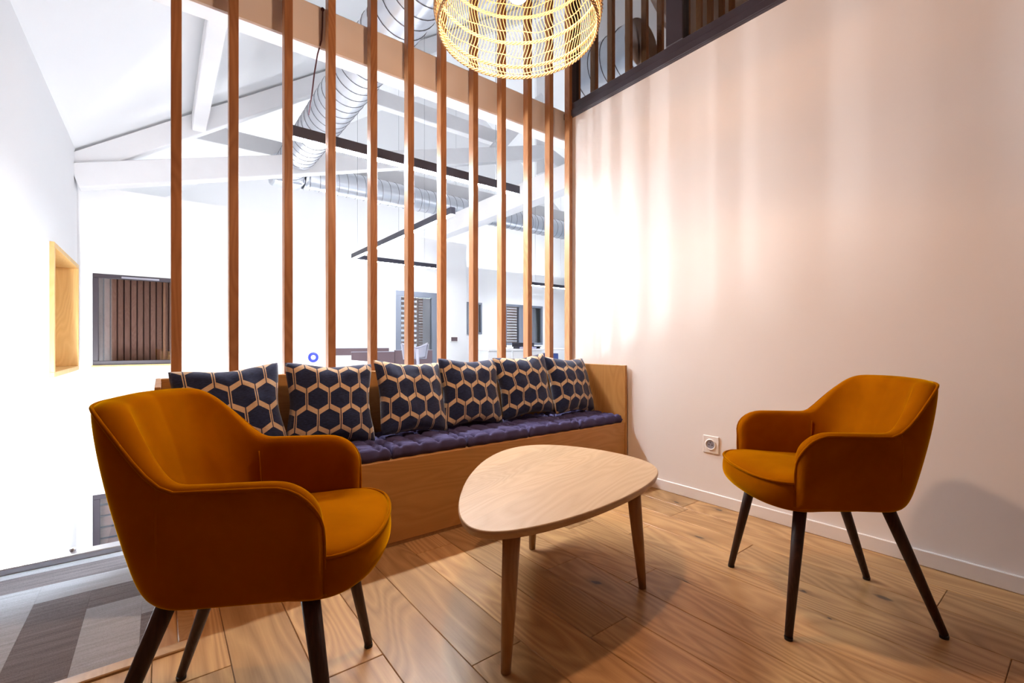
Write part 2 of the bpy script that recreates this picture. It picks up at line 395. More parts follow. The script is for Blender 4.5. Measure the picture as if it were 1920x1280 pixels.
# far wall with its openings, built of panels around each hole
def wall_with_holes(name, x0, x1, z0, z1, y0, y1, holes, mat, along='X'):
    """one wall mesh; holes are (xa, xb, za, zb)"""
    xs = sorted({x0, x1, *[h[0] for h in holes], *[h[1] for h in holes]}); zs = sorted({z0, z1, *[h[2] for h in holes], *[h[3] for h in holes]})
    bm = bmesh.new()
    def solid(i, j):
        if not (0 <= i < len(xs) - 1 and 0 <= j < len(zs) - 1): return False
        cx, cz = (xs[i] + xs[i + 1]) / 2, (zs[j] + zs[j + 1]) / 2
        return not any(h[0] < cx < h[1] and h[2] < cz < h[3] for h in holes)
    cache = {}
    def V(x, y, z):
        k = (x, y, z)
        if k not in cache: cache[k] = bm.verts.new(k if along == 'X' else (y, x, z))
        return cache[k]
    for i in range(len(xs) - 1):
        for j in range(len(zs) - 1):
            if not solid(i, j): continue
            a, b, c, d = xs[i], xs[i + 1], zs[j], zs[j + 1]
            bm.faces.new((V(a, y0, c), V(b, y0, c), V(b, y0, d), V(a, y0, d))); bm.faces.new((V(a, y1, c), V(a, y1, d), V(b, y1, d), V(b, y1, c)))
            if not solid(i - 1, j): bm.faces.new((V(a, y0, c), V(a, y0, d), V(a, y1, d), V(a, y1, c)))
            if not solid(i + 1, j): bm.faces.new((V(b, y0, c), V(b, y1, c), V(b, y1, d), V(b, y0, d)))
            if not solid(i, j - 1): bm.faces.new((V(a, y0, c), V(a, y1, c), V(b, y1, c), V(b, y0, c)))
            if not solid(i, j + 1): bm.faces.new((V(a, y0, d), V(b, y0, d), V(b, y1, d), V(a, y1, d)))
    return S(bm_obj(name, bm, mat))
WIN2 = (-0.705, 0.185, 0.725, 1.925); WIN3 = (-0.705, 0.60, -2.6, -0.96); DOOR1 = (3.44, 4.29, 0.0, 2.0)
S(box('wall_left_near', XL - 0.30, XL, -1.7, 2.9, -0.22, 3.6, 'bounce_cut_paint'))  # out-of-view stretch, darkened only to reduce fill light
wall_with_holes('wall_left', 2.9, 12.1, -3.0, 3.6, XL - 0.30, XL, [(6.185, 7.835, 0.685, 1.985)], 'hall_paint', 'Y')
wall_with_holes('wall_far', XL, 4.98, -2.95, 3.05, YF, YF + 0.18, [WIN2, WIN3, DOOR1], 'hall_paint')
WIN4 = (7.45, 8.82, 0.98, 2.10)
wall_with_holes('wall_alcove', 4.98, 13.5, 0.0, 3.0, 10.0, 10.15, [WIN4], 'hall_paint')
S(box('wall_jog', 4.80, 4.98, YF + 0.18, 10.0, 0.0, 3.05, 'hall_paint'))

def window_frame(root, x0, x1, z0, z1, y, t, mat, depth=0.06):
    box('frame_rail', x0, x1, y, y + depth, z1 - t, z1, mat, root, 0.004); box('frame_rail', x0, x1, y, y + depth, z0, z0 + t, mat, root, 0.004)
    box('frame_stile', x0, x0 + t, y, y + depth, z0 + t, z1 - t, mat, root, 0.004); box('frame_stile', x1 - t, x1, y, y + depth, z0 + t, z1 - t, mat, root, 0.004)

# window_2: upper window of the stair well with timber battens outside
w2 = S(empty('window_2', (-0.26, YF, 0.725)))
x0, x1, z0, z1 = WIN2
window_frame(w2, x0, x1, z0, z1, YF + 0.03, 0.055, 'dark_frame')
box('window_pane', x0 + .05, x1 - .05, YF + 0.055, YF + 0.063, z0 + .05, z1 - .05, 'pane_tint', w2)
box('window_sill', x0 - 0.01, x1 + 0.01, YF - 0.02, YF + 0.03, z0 - 0.022, z0, 'pine', w2, 0.003)
box('latch_bar', -0.42, -0.02, YF + 0.018, YF + 0.032, z1 - 0.045, z1 - 0.020, 'grey_plastic', w2, 0.003)
cl = tag(empty('timber_cladding', (-0.26, YF + 0.45, 0.5)), 'dark timber batten cladding behind the upper stairwell window', 'cladding')
box('backing_board', -0.84, 0.9, YF + 0.50, YF + 0.53, 0.3, 2.5, 'dark_room', cl)
me = None
for k in range(23):
    o = box('batten', -0.84 + k * 0.072, -0.84 + k * 0.072 + 0.056, YF + 0.465, YF + 0.498, 0.3, 2.5, 'cladding', cl, 0.003)
# window_3: lower window
w3 = S(empty('window_3', (0, YF, -2.6)))
x0, x1, z0, z1 = WIN3
window_frame(w3, x0, x1, z0, z1, YF + 0.03, 0.07, 'dark_frame')
box('window_pane', x0 + .06, x1 - .06, YF + 0.055, YF + 0.063, z0 + .06, z1 - .06, 'pane_tint', w3)
dk = tag(empty('timber_decking', (0, YF + 0.4, -2.95)), 'brown timber boards behind the lower stairwell window', 'decking')
for k in range(13):
    box('decking_board', -0.84, 0.85, YF + 0.42, YF + 0.45, -2.75 + k * 0.155, -2.75 + k * 0.155 + 0.125, 'cladding_h', dk, 0.004)
box('backing_board', -0.84, 0.85, YF + 0.455, YF + 0.47, -2.95, -0.6, 'dark_room', dk)

# door_1: grey framed glass door with shutters beyond
d1 = S(empty('door_1', (3.865, YF, 0)))
x0, x1, z0, z1 = DOOR1
window_frame(d1, x0, x1, z0, z1, YF - 0.01, 0.105, 'grey_frame', 0.09)
box('door_pane', x0 + .1, x1 - .1, YF + 0.03, YF + 0.038, .1, z1 - .1, 'pane_clear', d1)
box('reveal_panel', x1 - 0.05, x1 + 0.02, YF + 0.18, YF + 0.5, 0.0, 2.2, 'hall_paint', d1)
sh = tag(empty('louvre_shutter', (3.8, YF + 0.5, 0)), 'brown horizontal louvre shutter beyond the grey glass door', 'shutter')
for k in range(20):
    o = box('louvre', 3.3, 4.13, YF + 0.50, YF + 0.56, 0.12 + k * 0.098, 0.12 + k * 0.098 + 0.052, 'cladding_h', sh, 0.004)
box('shutter_post', 4.10, 4.14, YF + 0.47, YF + 0.50, 0.0, 2.2, 'cladding', sh, 0.004)
for k in range(36): box('louvre', 4.14, 4.36, YF + 0.50, YF + 0.53, 0.12 + k * 0.055, 0.12 + k * 0.055 + 0.048, 'cladding_h', sh, 0.003)

# window_4 in the alcove, window_5 a narrow one
w4 = S(empty('window_4', (8.1, 10.0, 0.98)))
x0, x1, z0, z1 = WIN4
window_frame(w4, x0, x1, z0, z1, 9.985, 0.06, 'grey_frame', 0.09)
box('mullion', 7.93, 8.10, 9.98, 10.08, z0 + .06, z1 - .06, 'grey_frame', w4, 0.004)
box('window_pane', x0 + .05, 7.93, 10.03, 10.038, z0 + .05, z1 - .05, 'pane_clear', w4); box('window_pane', 8.10, x1 - .05, 10.03, 10.038, z0 + .05, z1 - .05, 'pane_clear', w4)
box('reveal_panel', 8.62, 8.82, 10.16, 10.5, 0.9, 2.2, 'hall_paint', w4)
sh2 = tag(empty('louvre_shutter', (8.1, 10.4, 0.9)), 'brown louvre shutter beyond the alcove window', 'shutter')
for k in range(16): box('louvre', 7.2, 8.62, 10.40, 10.46, 0.95 + k * 0.078, 0.95 + k * 0.078 + 0.056, 'cladding_h', sh2, 0.004)
w5 = S(empty('window_5', (6.45, 9.98, 1.25)))
window_frame(w5, 6.20, 6.66, 1.26, 2.08, 9.93, 0.05, 'grey_frame', 0.06)
box('window_pane', 6.25, 6.61, 9.965, 9.975, 1.31, 2.03, 'pane_dark', w5)
box('backing_board', 6.24, 6.62, 9.980, 9.995, 1.30, 2.04, 'grey_plastic', w5)

# window_1: black framed interior window above the right wall
w1 = S(empty('window_1', (XR, 0.6, 2.895)))
y0, y1, z0, z1 = -1.7, 2.80, 2.895, 4.35
fx = (XR - 0.018, XR + 0.07)
box('frame_rail', *fx, y0, y1, z0, z0 + 0.115, 'dark_frame', w1, 0.005); box('frame_rail', *fx, y0, y1, z1 - 0.1, z1, 'dark_frame', w1, 0.005)
box('frame_bead', XR - 0.028, XR - 0.016, y0, y1, z0 + 0.006, z0 + 0.055, 'dark_frame', w1, 0.003)
for ya, yb in ((2.70, 2.80), (1.69, 1.82), (0.0, 0.12), (-1.7, -1.6)):
    box('frame_stile', *fx, ya, yb, z0 + 0.115, z1 - 0.1, 'dark_frame', w1, 0.005)
for ya, yb in ((1.82, 2.70), (0.12, 1.69), (-1.6, 0.0)): box('window_pane', XR + 0.02, XR + 0.028, ya, yb, z0 + .11, z1 - .09, 'pane_dark', w1)
S(box('wall_dark_room', XR + 1.4, XR + 1.45, -1.7, 2.66, 2.7, 4.6, 'dark_room'))
S(box('floor_dark_room', XR + 0.16, XR + 1.4, -1.7, 2.66, 2.7, 2.78, 'dark_room'))
S(box('ceiling_dark_room', XR + 0.16, XR + 1.4, -1.7, 2.66, 4.45, 4.5, 'dark_room'))

# ------------------------------------------------------------------ roof timbers
tr = tag(empty('roof_truss', (XL, 7.85, 3.0)), 'white painted roof truss rising from the corner above the small wooden niche', 'roof truss')
ty = 7.86
beam('rafter', (XL, ty, roof(XL) - 0.20), (6.9, ty, roof(6.9) - 0.20), 0.16, 0.26, 'beam_paint', tr)
beam('tie_beam', (XL, ty - 0.03, 3.08), (6.9, ty - 0.03, 5.36), 0.20, 0.30, 'beam_paint', tr)
beam('king_post', (6.95, ty, 4.9), (6.95, ty, 8.4), 0.18, 0.30, 'beam_paint', tr)
beam('brace', (5.5, ty - 0.02, 5.0), (6.9, ty - 0.02, 6.6), 0.16, 0.24, 'beam_paint', tr)
beam('tie_beam', (7.0, ty - 0.03, 5.36), (13.4, ty - 0.03, 3.4), 0.20, 0.30, 'beam_paint', tr)
tag(beam('purlin', (0.42, 2.85, roof(0.42) - 0.22), (0.42, 7.75, roof(0.42) - 0.22), 0.16, 0.24, 'beam_paint'), 'white purlin running under the sloping ceiling above the first slat', 'beam')
tag(beam('collar_beam', (-0.6, 9.0, 4.45), (9.0, 9.0, 4.45), 0.16, 0.28, 'beam_paint'), 'white horizontal beam behind the roof truss', 'beam')
tag(beam('collar_beam', (2.7, 8.35, 5.62), (6.2, 8.35, 5.62), 0.16, 0.30, 'beam_paint'), 'high white horizontal beam right of the big duct', 'beam')
tag(beam('floor_beam', (4.25, 2.9, 3.18), (4.25, 7.7, 3.18), 0.22, 0.32, 'beam_paint'), 'white beam running away above the angled lamp, right of the long lamp', 'beam')
tag(beam('slat_header_beam', (-0.85, 2.87, 2.857), (4.6, 2.87, 2.857), 0.13, 0.25, 'beam_paint'), 'rosy lit horizontal beam right behind the wooden slats', 'beam')

# ------------------------------------------------------------------ slat screen
sc_ = tag(empty('slat_screen', (1.4, YS, 0)), 'floor to roof screen of twelve upright brown timber slats behind the bench', 'slat screen')
for xs in (0.058, 0.295, 0.551, 0.780, 1.027, 1.270, 1.507, 1.763, 2.010, 2.262, 2.487, 2.706):
    wdt = 0.042 if xs < 2.69 else 0.036
    box('slat', xs - wdt / 2, xs + wdt / 2, YS - 0.03, YS + 0.03, 0.0, 5.55, 'slat_wood', sc_, 0.002)

# ------------------------------------------------------------------ ducts
def duct(name, p0, p1, r, label, pitch=0.16, elbow=False):
    p0, p1 = Vector(p0), Vector(p1); root = tag(empty(name, p0), label, 'duct'); t = (p1 - p0); L = t.length; t.normalize()
    tube('duct_pipe', [p0, p0 + t * 0.02, p1 - t * 0.02, p1], r, 'duct_metal', root, 40)
    a = t.orthogonal().normalized(); b = t.cross(a); hel = []
    turns = int(L / pitch); n = turns * 28
    for i in range(n + 1):
        q = 2 * math.pi * i / 28; hel.append(p0 + t * (L * i / n) + (a * math.cos(q) + b * math.sin(q)) * (r + 0.002))
    tube('spiral_seam', hel, 0.0045, 'steel_dark', root, 5)
    return root
du = duct('spiral_duct', (1.715, 2.80, 3.98), (1.715, 8.36, 3.98), 0.245, 'big silver spiral duct running away from the slats under the roof')
du2 = duct('spiral_duct', (1.99, 8.62, 3.97), (9.0, 8.62, 3.97), 0.225, 'silver spiral duct running sideways behind the roof truss')
tube('elbow_band', [(1.99 + 0.02 * k, 8.62, 3.97) for k in range(4)], 0.24, 'duct_metal', du2, 40)
bx_ = box('elbow_box', 1.46, 1.99, 8.38, 8.87, 3.73, 4.21, 'duct_metal', du2, 0.1, 4)

# ------------------------------------------------------------------ linear lamps
def linear_lamp(name, segs, label, wires, w=0.055, h=0.075, up='led_up', down='led'):
    root = tag(empty(name, segs[0][0]), label, 'lamp')
    for k, (p0, p1) in enumerate(segs):
        p0, p1 = Vector(p0), Vector(p1)
        t = (p1 - p0).normalized()
        beam('lamp_body', p0, p1, w, h, 'lamp_black', root, 0.003)
        dz = Vector((0, 0, -h / 2 - 0.004))
        beam('diffuser', p0 + t * 0.01 + dz, p1 - t * 0.01 + dz, w - 0.01, 0.010, down, root, 0.002)
        beam('top_diffuser', p0 + t * 0.03 + Vector((0, 0, h / 2 + 0.001)), p1 - t * 0.03 + Vector((0, 0, h / 2 + 0.001)), w - 0.034, 0.002, up, root, 0.0)
    for (x, y, z) in wires:
        tube('suspension_wire', [(x, y, z), (x, y, roof(x) - 0.02)], 0.0022, 'steel_dark', root, 5)
    return root
linear_lamp('linear_lamp', [((0.70, 3.36, 2.44), (2.66, 3.36, 2.44))], 'long black linear lamp hanging just behind the wooden slats', [(0.95, 3.36, 2.47), (2.40, 3.36, 2.47)], down='led_near')
linear_lamp('linear_lamp', [((2.46, 4.22, 2.42), (2.46, 7.42, 2.42)), ((2.47, 7.45, 2.42), (3.98, 7.45, 2.42))], 'L-shaped black linear lamp hanging deeper in the office', [(2.46, 4.5, 2.45), (2.46, 7.2, 2.45), (3.75, 7.45, 2.45)])
linear_lamp('linear_lamp', [((6.85, 8.2, 2.42), (8.6, 8.2, 2.42))], 'short black linear lamp over the far counter beside the right wall', [(7.0, 8.2, 2.45), (8.4, 8.2, 2.45)], down='led_strong')
linear_lamp('linear_lamp', [((6.0, 11.0, 2.44), (11.0, 11.0, 2.44))], 'added unseen linear lamp behind the alcove wall, brightening the far gable', [(6.5, 11.0, 2.47), (10.5, 11.0, 2.47)], up='led_strong')  # added out of sight to lift the grey area above the alcove

linear_lamp('linear_lamp', [((0.6, 9.6, 2.44), (4.6, 9.6, 2.44))], 'added unseen linear lamp behind the far partition, brightening the roof', [(1.0, 9.6, 2.47), (4.2, 9.6, 2.47)], up='led_strong')  # extra uplight put behind the partition to whiten the rear roof
linear_lamp('linear_lamp', [((4.6, 3.5, 2.44), (9.0, 3.5, 2.44))], 'added unseen linear lamp hidden by the right wall, filling the office with light', [(5.0, 3.5, 2.47), (8.6, 3.5, 2.47)])  # extra hidden lamp, added to even out the hall light
# tube lamps stepping down the staircase wall
def wall_tube(y, z0, z1, label):
    root = tag(empty('wall_tube_lamp', (XL, y, z0)), label, 'lamp', 'tube lamps on the staircase wall')
    xx = XL + 0.09
    tube('glow_tube', [(xx, y, z0 + 0.02), (xx, y, z1 - 0.02)], 0.024, 'tube_glow', root, 14)
    for z in (z0, z1 - 0.02):
        tube('end_cap', [(xx, y, z), (xx, y, z + 0.02)], 0.026, 'white_plastic', root, 14)
        tube('wall_clip', [(XL, y, z + 0.01), (xx, y, z + 0.01)], 0.006, 'white_plastic', root, 8)
    return root
wall_tube(4.60, -0.10, 0.664, 'white glowing tube lamp on the staircase wall, left and higher of the two')
wall_tube(5.70, -0.67, 0.114, 'white glowing tube lamp on the staircase wall, right and lower of the two')

# niche on the staircase wall
ni = tag(empty('wall_niche', (XL, 6.2, 0.68)), 'pale pine framed niche on the white staircase wall', 'niche')
ya, yb, za, zb = 6.18, 7.84, 0.68, 1.99; xo, xi = XL + 0.035, XL - 0.22
t = 0.05
box('frame_board', xi, xo, ya, yb, zb - t, zb, 'pine', ni, 0.003); box('frame_board', xi, xo, ya, yb, za, za + t, 'pine', ni, 0.003)
box('frame_board', xi, xo, ya, ya + t, za + t, zb - t, 'pine', ni, 0.003); box('frame_board', xi, xo, yb - t, yb, za + t, zb - t, 'pine', ni, 0.003)
box('back_panel', XL - 0.215, XL - 0.205, ya + t, yb - t, za + t, zb - t, 'pine', ni)

# ------------------------------------------------------------------ bench
BX0, BX1, BYF, BYB, BZ = 0.0, 2.715, 2.14, 2.70, 0.425
bn = tag(empty('bench', (1.36, 2.4, 0)), 'long built-in oak bench with raised back along the slat screen', 'bench')
box('plinth', BX0 + 0.01, BX1, BYF + 0.008, BYF + 0.03, 0.0, 0.03, 'oak_leg', bn, 0.002)
box('front_panel', BX0, BX1 - 0.02, BYF + 0.004, BYF + 0.024, 0.018, BZ, 'oak_bench', bn, 0.002)
box('seat_panel', BX0, BX1 - 0.02, BYF + 0.024, BYB - 0.06, BZ - 0.022, BZ, 'oak_bench', bn, 0.002)
box('back_panel', BX0, BX1 - 0.02, BYB - 0.06, BYB - 0.035, 0.018, 0.825, 'oak_bench', bn, 0.002)
box('back_cap', BX0, BX1 - 0.02, BYB - 0.06, BYB + 0.002, 0.825, 0.840, 'oak_bench', bn, 0.002)
box('end_panel', BX1 - 0.02, BX1, BYF, BYB + 0.002, 0.0, 0.845, 'oak_end', bn, 0.002)
box('end_panel', BX0 - 0.02, BX0, BYF, BYB + 0.002, 0.0, 0.840, 'oak_end', bn, 0.002)

# tufted seat mats
def mat_mesh(seed):
    n = 44; Wx, Wy = 0.442, 0.455; rn = random.Random(seed)
    tufts = []
    for i in range(4):
        for j in range(4):
            tufts.append(((i + 0.5) / 4 * Wx - Wx / 2 + rn.uniform(-.006, .006), (j + 0.5) / 4 * Wy - Wy / 2 + rn.uniform(-.006, .006)))
    bm = bmesh.new(); top = []; bot = []
    for j in range(n + 1):
        rt, rb = [], []
        for i in range(n + 1):
            u, v = i / n * 2 - 1, j / n * 2 - 1
            e = min(1 - abs(u), 1 - abs(v))
            wav = 0.010 * (0.5 - 0.5 * math.cos(4 * math.pi * v)) * abs(u) ** 6 * (1 if u > 0 else -1) * -1
            wav2 = 0.010 * (0.5 - 0.5 * math.cos(4 * math.pi * u)) * abs(v) ** 6 * (1 if v > 0 else -1) * -1
            x, y = u * Wx / 2 + wav, v * Wy / 2 + wav2
            prof = min(1, e / 0.16); prof = math.sqrt(max(0, 1 - (1 - prof) ** 2))
            h = 0.026 + 0.038 * prof
            for (tx, ty) in tufts:
                d = math.hypot(x - tx, y - ty); h -= 0.036 * math.exp(-(d / 0.017) ** 2)
            # pulls between tufts
            gx = abs(((x + Wx / 2) / Wx * 4) % 1 - 0.5); gy = abs(((y + Wy / 2) / Wy * 4) % 1 - 0.5)
            h -= 0.017 * prof * (math.exp(-(gx / 0.10) ** 2) + math.exp(-(gy / 0.10) ** 2)) * 0.7
            h += 0.006 * noise.noise(Vector((x * 14 + seed, y * 14, 0)))* prof + 0.003 * noise.noise(Vector((x * 45, y * 45 + seed, 3)))* prof
            rt.append(bm.verts.new((x, y, max(h, 0.006)))); 
            rb.append(rt[-1] if (i in (0, n) or j in (0, n)) else None)
        top.append(rt)
    for j in range(n):
        for i in range(n): bm.faces.new((top[j][i], top[j][i + 1], top[j + 1][i + 1], top[j + 1][i]))
    # underside
    ring = [top[0][i] for i in range(n)] + [top[j][n] for j in range(n)] + [top[n][i] for i in range(n, 0, -1)] + [top[j][0] for j in range(n, 0, -1)]
    low = [bm.verts.new((v.co.x * 0.96, v.co.y * 0.96, 0.0)) for v in ring]
    for k in range(len(ring)):
        k2 = (k + 1) % len(ring); bm.faces.new((ring[k], low[k], low[k2], ring[k2]))
    bm.faces.new(low)
    return bm
ords = ['first', 'second', 'third', 'fourth', 'fifth', 'last']
pl_words = ['leftmost', 'second from the left', 'third from the left', 'third from the right', 'second from the right', 'rightmost']
matm = []
for k in range(2):
    o = bm_obj('tmp', mat_mesh(k * 5 + 2), 'mat_fabric', None, smooth=True); matm.append(o.data); bpy.data.objects.remove(o)
for k in range(6):
    o = link('seat_mat', matm[k % 2], None, None, (0.245 + k * 0.4425, BYF + 0.243, BZ + 0.001))
    o.rotation_euler = (0, 0, random.choice((0, math.pi)) + random.uniform(-.008, .008)); o.location.y += random.uniform(-.008, .004)
    tag(o, 'tufted dark blue seat mat on the oak bench, %s of six' % pl_words[k], 'seat mat', 'tufted seat mats on the bench')

# cushions
def cushion_mesh(seed):
    n = 36; Sz = 0.428; T = 0.080; bm = bmesh.new(); uvl = bm.loops.layers.uv.new('UVMap'); side = []
    for s in (1, -1):
        g = []
        for j in range(n + 1):
            row = []
            for i in range(n + 1):
                u, v = i / n * 2 - 1, j / n * 2 - 1
                pin = 0.075 * (1 - abs(u * v) ** 1.5)                      # sides drawn in, corners out
                x = u * 0.444 / 2 * (1 - pin * (abs(u) ** 3) * (1 - v * v) * 1.4); z = v * Sz / 2 * (1 - pin * (abs(v) ** 3) * (1 - u * u) * 1.4)
                th = T * max(0, (1 - abs(u) ** 2.6) * (1 - abs(v) ** 2.6)) ** 0.55
                th *= 1 + 0.20 * noise.noise(Vector((u * 1.7 + seed, v * 1.7, s)))
                th += 0.007 * noise.noise(Vector((u * 4 + seed, v * 4, 5 * s))) * (1 - max(abs(u), abs(v)) ** 4)
                wr = 0.010 * noise.noise(Vector((u * 1.2, v * 1.2, seed * 3.1)))
                if s == -1 and (i in (0, n) or j in (0, n)): row.append(side[0][j][i]); continue
                row.append(bm.verts.new((x, -s * th + wr, z)))
            g.append(row)
        side.append(g)
        for j in range(n):
            for i in range(n):
                q = [(i, j), (i + 1, j), (i + 1, j + 1), (i, j + 1)]
                if s == -1: q = q[::-1]
                f = bm.faces.new([g[b][a] for a, b in q])
                for lp, (a, b) in zip(f.loops, q): lp[uvl].uv = (a / n, b / n)
    return bm
cu = [(0.262, 2.485, 0.690, 17, -4.0, 2), (0.712, 2.487, 0.694, 15, 2.5, -2), (1.165, 2.472, 0.698, 19, 3.5, 6), (1.590, 2.497, 0.700, 15, 2.0, 0), (2.020, 2.480, 0.716, 14, -3.5, -3), (2.452, 2.465, 0.698, 19, 3.0, 5)]
for k, (x, y, z, lean, roll, yaw) in enumerate(cu):
    bm = cushion_mesh(k * 2.7 + 1.3); o = bm_obj('cushion', bm, 'hexcloth', None, (x, y, z - 0.004), True)
    o.rotation_euler = (R(-lean), R(roll), R(yaw))
    tag(o, 'navy cushion with sand hexagon pattern on the bench, %s of six' % pl_words[k], 'cushion', 'patterned cushions on the bench')

# ------------------------------------------------------------------ armchairs
def make_armchair(loc, rz, label):
    root = tag(empty('armchair', loc, rz), label, 'armchair', 'mustard velvet armchairs')
    ZB, ARM, TOP, TH = 0.425, 0.705, 0.872, 0.052
    # plan of the outer shell at full height, from the left arm tip round the back
    half = []
    for k in range(9): half.append((0.235 - 0.012 * k / 3 * (1 if k < 3 else 0) - (0.295 * k / 8), 0.285))
    half[0] = (0.235, 0.285)
    cx, cy, rx, ry = -0.060, 0.060, 0.235, 0.225
    for k in range(1, 15):
        a = k / 14 * math.pi / 2
        half.append((cx - rx * math.sin(a) ** 0.92, cy + ry * math.cos(a) ** 0.85 if k < 14 else cy))
    for k in range(1, 4): half.append((-0.295 - 0.006 * (k / 3), cy * (1 - k / 3)))
    # tip columns: finer spacing
    tip = [(0.235 - d, 0.285) for d in (0.0, 0.003, 0.008, 0.016, 0.028, 0.045, 0.065, 0.085, 0.11)]
    half = tip + [p for p in half if p[0] < 0.11]
    plan = half + [(x, -y) for x, y in half[-2::-1]]
    n = len(plan)
    # arc length from the tip for the height profile
    def height(x, y):
        if x > 0.235 - 0.10:
            q = (x - 0.135) / 0.10; return ARM - 0.10 + 0.10 * math.sqrt(max(0, 1 - q * q))
        e = min(1, max(0, (-0.055 - x) / 0.215)); e = e * e * (3 - 2 * e)
        return ARM + (TOP - ARM) * e + 0.006 * (1 - min(1, abs(y) / 0.2) ** 2)
    def at(x, y, z):
        u = (z - ZB) / (TOP - ZB)
        xx = x * (1 - (1 - u) * 0.40) if x < 0 else x
        return Vector((xx, y * (0.93 + 0.07 * min(1, u * 1.4)), z))
    tang = []
    for i in range(n):
        a, b = Vector(plan[max(0, i - 1)]), Vector(plan[min(n - 1, i + 1)]); t = (b - a).normalized(); tang.append(Vector((-t.y, t.x)))
    # inward normal points to the chair's middle
    bm = bmesh.new(); cols = []; rim = []
    for i, (x, y) in enumerate(plan):
        nin = tang[i]
        if nin.dot(Vector((0.05 - x, -y))) < 0: nin = -nin
        H = height(x, y); dtip = abs(0.235 - x) if x > 0.1 else 1
        th = TH * (math.sqrt(max(0.0, 1 - (1 - min(1, dtip / 0.024)) ** 2)) * 0.92 + 0.08)
        e_ = min(1, max(0, (-0.055 - x) / 0.215)); th *= 1 + 0.35 * e_; mid = TH * (1 + 0.35 * e_) / 2
        col = []
        zs = [ZB + 0.012] + [ZB + (H - TH * 0.45 - ZB) * q for q in (0.12, 0.3, 0.5, 0.7, 0.88, 1.0)]
        puff = lambda q: 0.008 * math.sin(math.pi * q)
        for q, z in enumerate(zs):
            p = at(x, y, z); o_ = mid - th / 2 - puff(q / 6) * (th / TH)
            if q == 0: o_ += 0.010
            col.append(p + Vector((nin.x, nin.y, 0)) * o_)
        zc = zs[-1]
        for a in (30, 60, 90, 120, 150):
            p = at(x, y, zc + TH * 0.45 * math.sin(R(a))); col.append(p + Vector((nin.x, nin.y, 0)) * (mid - th / 2 * math.cos(R(a))))
        for q, z in enumerate(zs[::-1]):
            p = at(x, y, z); o_ = mid + th / 2 + puff((6 - q) / 6) * (th / TH) * 0.8
            if q == 6: o_ -= 0.010
            col.append(p + Vector((nin.x, nin.y, 0)) * o_)
        rim.append((col[7] + Vector((0, 0, 0.001)), col[6]))
        cols.append([bm.verts.new(c) for c in col])
    m = len(cols[0])
    for i in range(n - 1):
        for k in range(m):
            bm.faces.new((cols[i][k], cols[i][(k + 1) % m], cols[i + 1][(k + 1) % m], cols[i + 1][k]))
    bm.faces.new(cols[0][::-1]); bm.faces.new(cols[-1])
    shell = bm_obj('shell', bm, 'velvet', root, smooth=True)
    md = shell.modifiers.new('sub', 'SUBSURF'); md.levels = 1; md.render_levels = 2
    # piping along the outer top edge and down the arm fronts
    pp = [Vector(r[0]) for r in rim]
    tl = [at(0.235, 0.285, z) + Vector((0.002, -TH / 2, 0)) for z in (0.44, 0.50, 0.56)]; trr = [Vector((v.x, -v.y, v.z)) for v in tl]
    tube_local(root, 'piping', tl + pp + trr[::-1], 0.0042, 'velvet')
    # seams where back meets the arms
    for s in (1, -1):
        idx = min(range(n), key=lambda i: abs(plan[i][0] + 0.10) + (0 if plan[i][1] * s > 0 else 9))
        x, y = plan[idx]; H = height(x, y)
        outer = [at(x - 0.03 * (1 - q) , y, ZB + 0.05 + (H - ZB - 0.06) * q) + Vector((0, 0.0045 * s, 0)) for q in [k / 10 for k in range(11)]]
        outer = [v - Vector((0, 0.009 * s * abs(2 * k / 10 - 1) ** 2, 0)) for k, v in enumerate(outer)]
        tube_local(root, 'seam', outer, 0.003, 'velvet')
        inner = [at(x, y, 0.56 + (H - 0.61) * q) + Vector((0.012, -(TH * 1.07 + 0.0068) * s, 0)) for q in [k / 6 for k in range(7)]]
        tube_local(root, 'seam', inner, 0.003, 'velvet')
    # seat
    out = [(-0.085, 0.185), (0.0, 0.222), (0.13, 0.236), (0.225, 0.250), (0.275, 0.240), (0.318, 0.195), (0.345, 0.12), (0.357, 0.0)]
    out = out + [(x, -y) for x, y in out[-2::-1]] + [(-0.118, -0.10), (-0.122, 0), (-0.118, 0.10)]
    out = [Vector((p.x, p.y)) for p in catmull([(x, y, 0) for x, y in out], 4)]
    c = Vector((0.08, 0)); bm = bmesh.new(); rings = []
    for z, inset in ((0.418, 0.05), (0.420, 0.022), (0.432, 0.008), (0.470, 0.0), (0.515, 0.004), (0.528, 0.010), (0.538, 0.030), (0.545, 0.075), (0.549, 0.14)):
        r = []
        for p in out:
            d = (p - c); L = d.length; q = c + d * max(0.05, (L - inset) / L)
            dz = -0.030 * max(0, (0.30 - q.x) / 0.5) * 0.3 if z > 0.5 else (0.018 * max(0, (q.x - 0.18) / 0.18) if z < 0.45 else 0)
            r.append(bm.verts.new((q.x, q.y, z + dz)))
        rings.append(r)
    N = len(out)
    for a, b in zip(rings, rings[1:]):
        for k in range(N): bm.faces.new((a[k], a[(k + 1) % N], b[(k + 1) % N], b[k]))
    bm.faces.new(rings[0][::-1])
    cc = bm.verts.new((c.x, c.y, 0.551))
    for k in range(N): bm.faces.new((rings[-1][k], rings[-1][(k + 1) % N], cc))
    seat = bm_obj('seat', bm, 'velvet', root, smooth=True)
    md = seat.modifiers.new('sub', 'SUBSURF'); md.levels = 1; md.render_levels = 2
    pip = [Vector((p.x + (p - c).normalized().x * -0.006, p.y + (p - c).normalized().y * -0.006, 0.526)) for p in out if p.x > 0.10]
    i0 = max(range(len(pip)), key=lambda i: (pip[i] - pip[i - 1]).length); pip = pip[i0:] + pip[:i0]
    tube_local(seat, 'piping', pip, 0.0045, 'velvet')
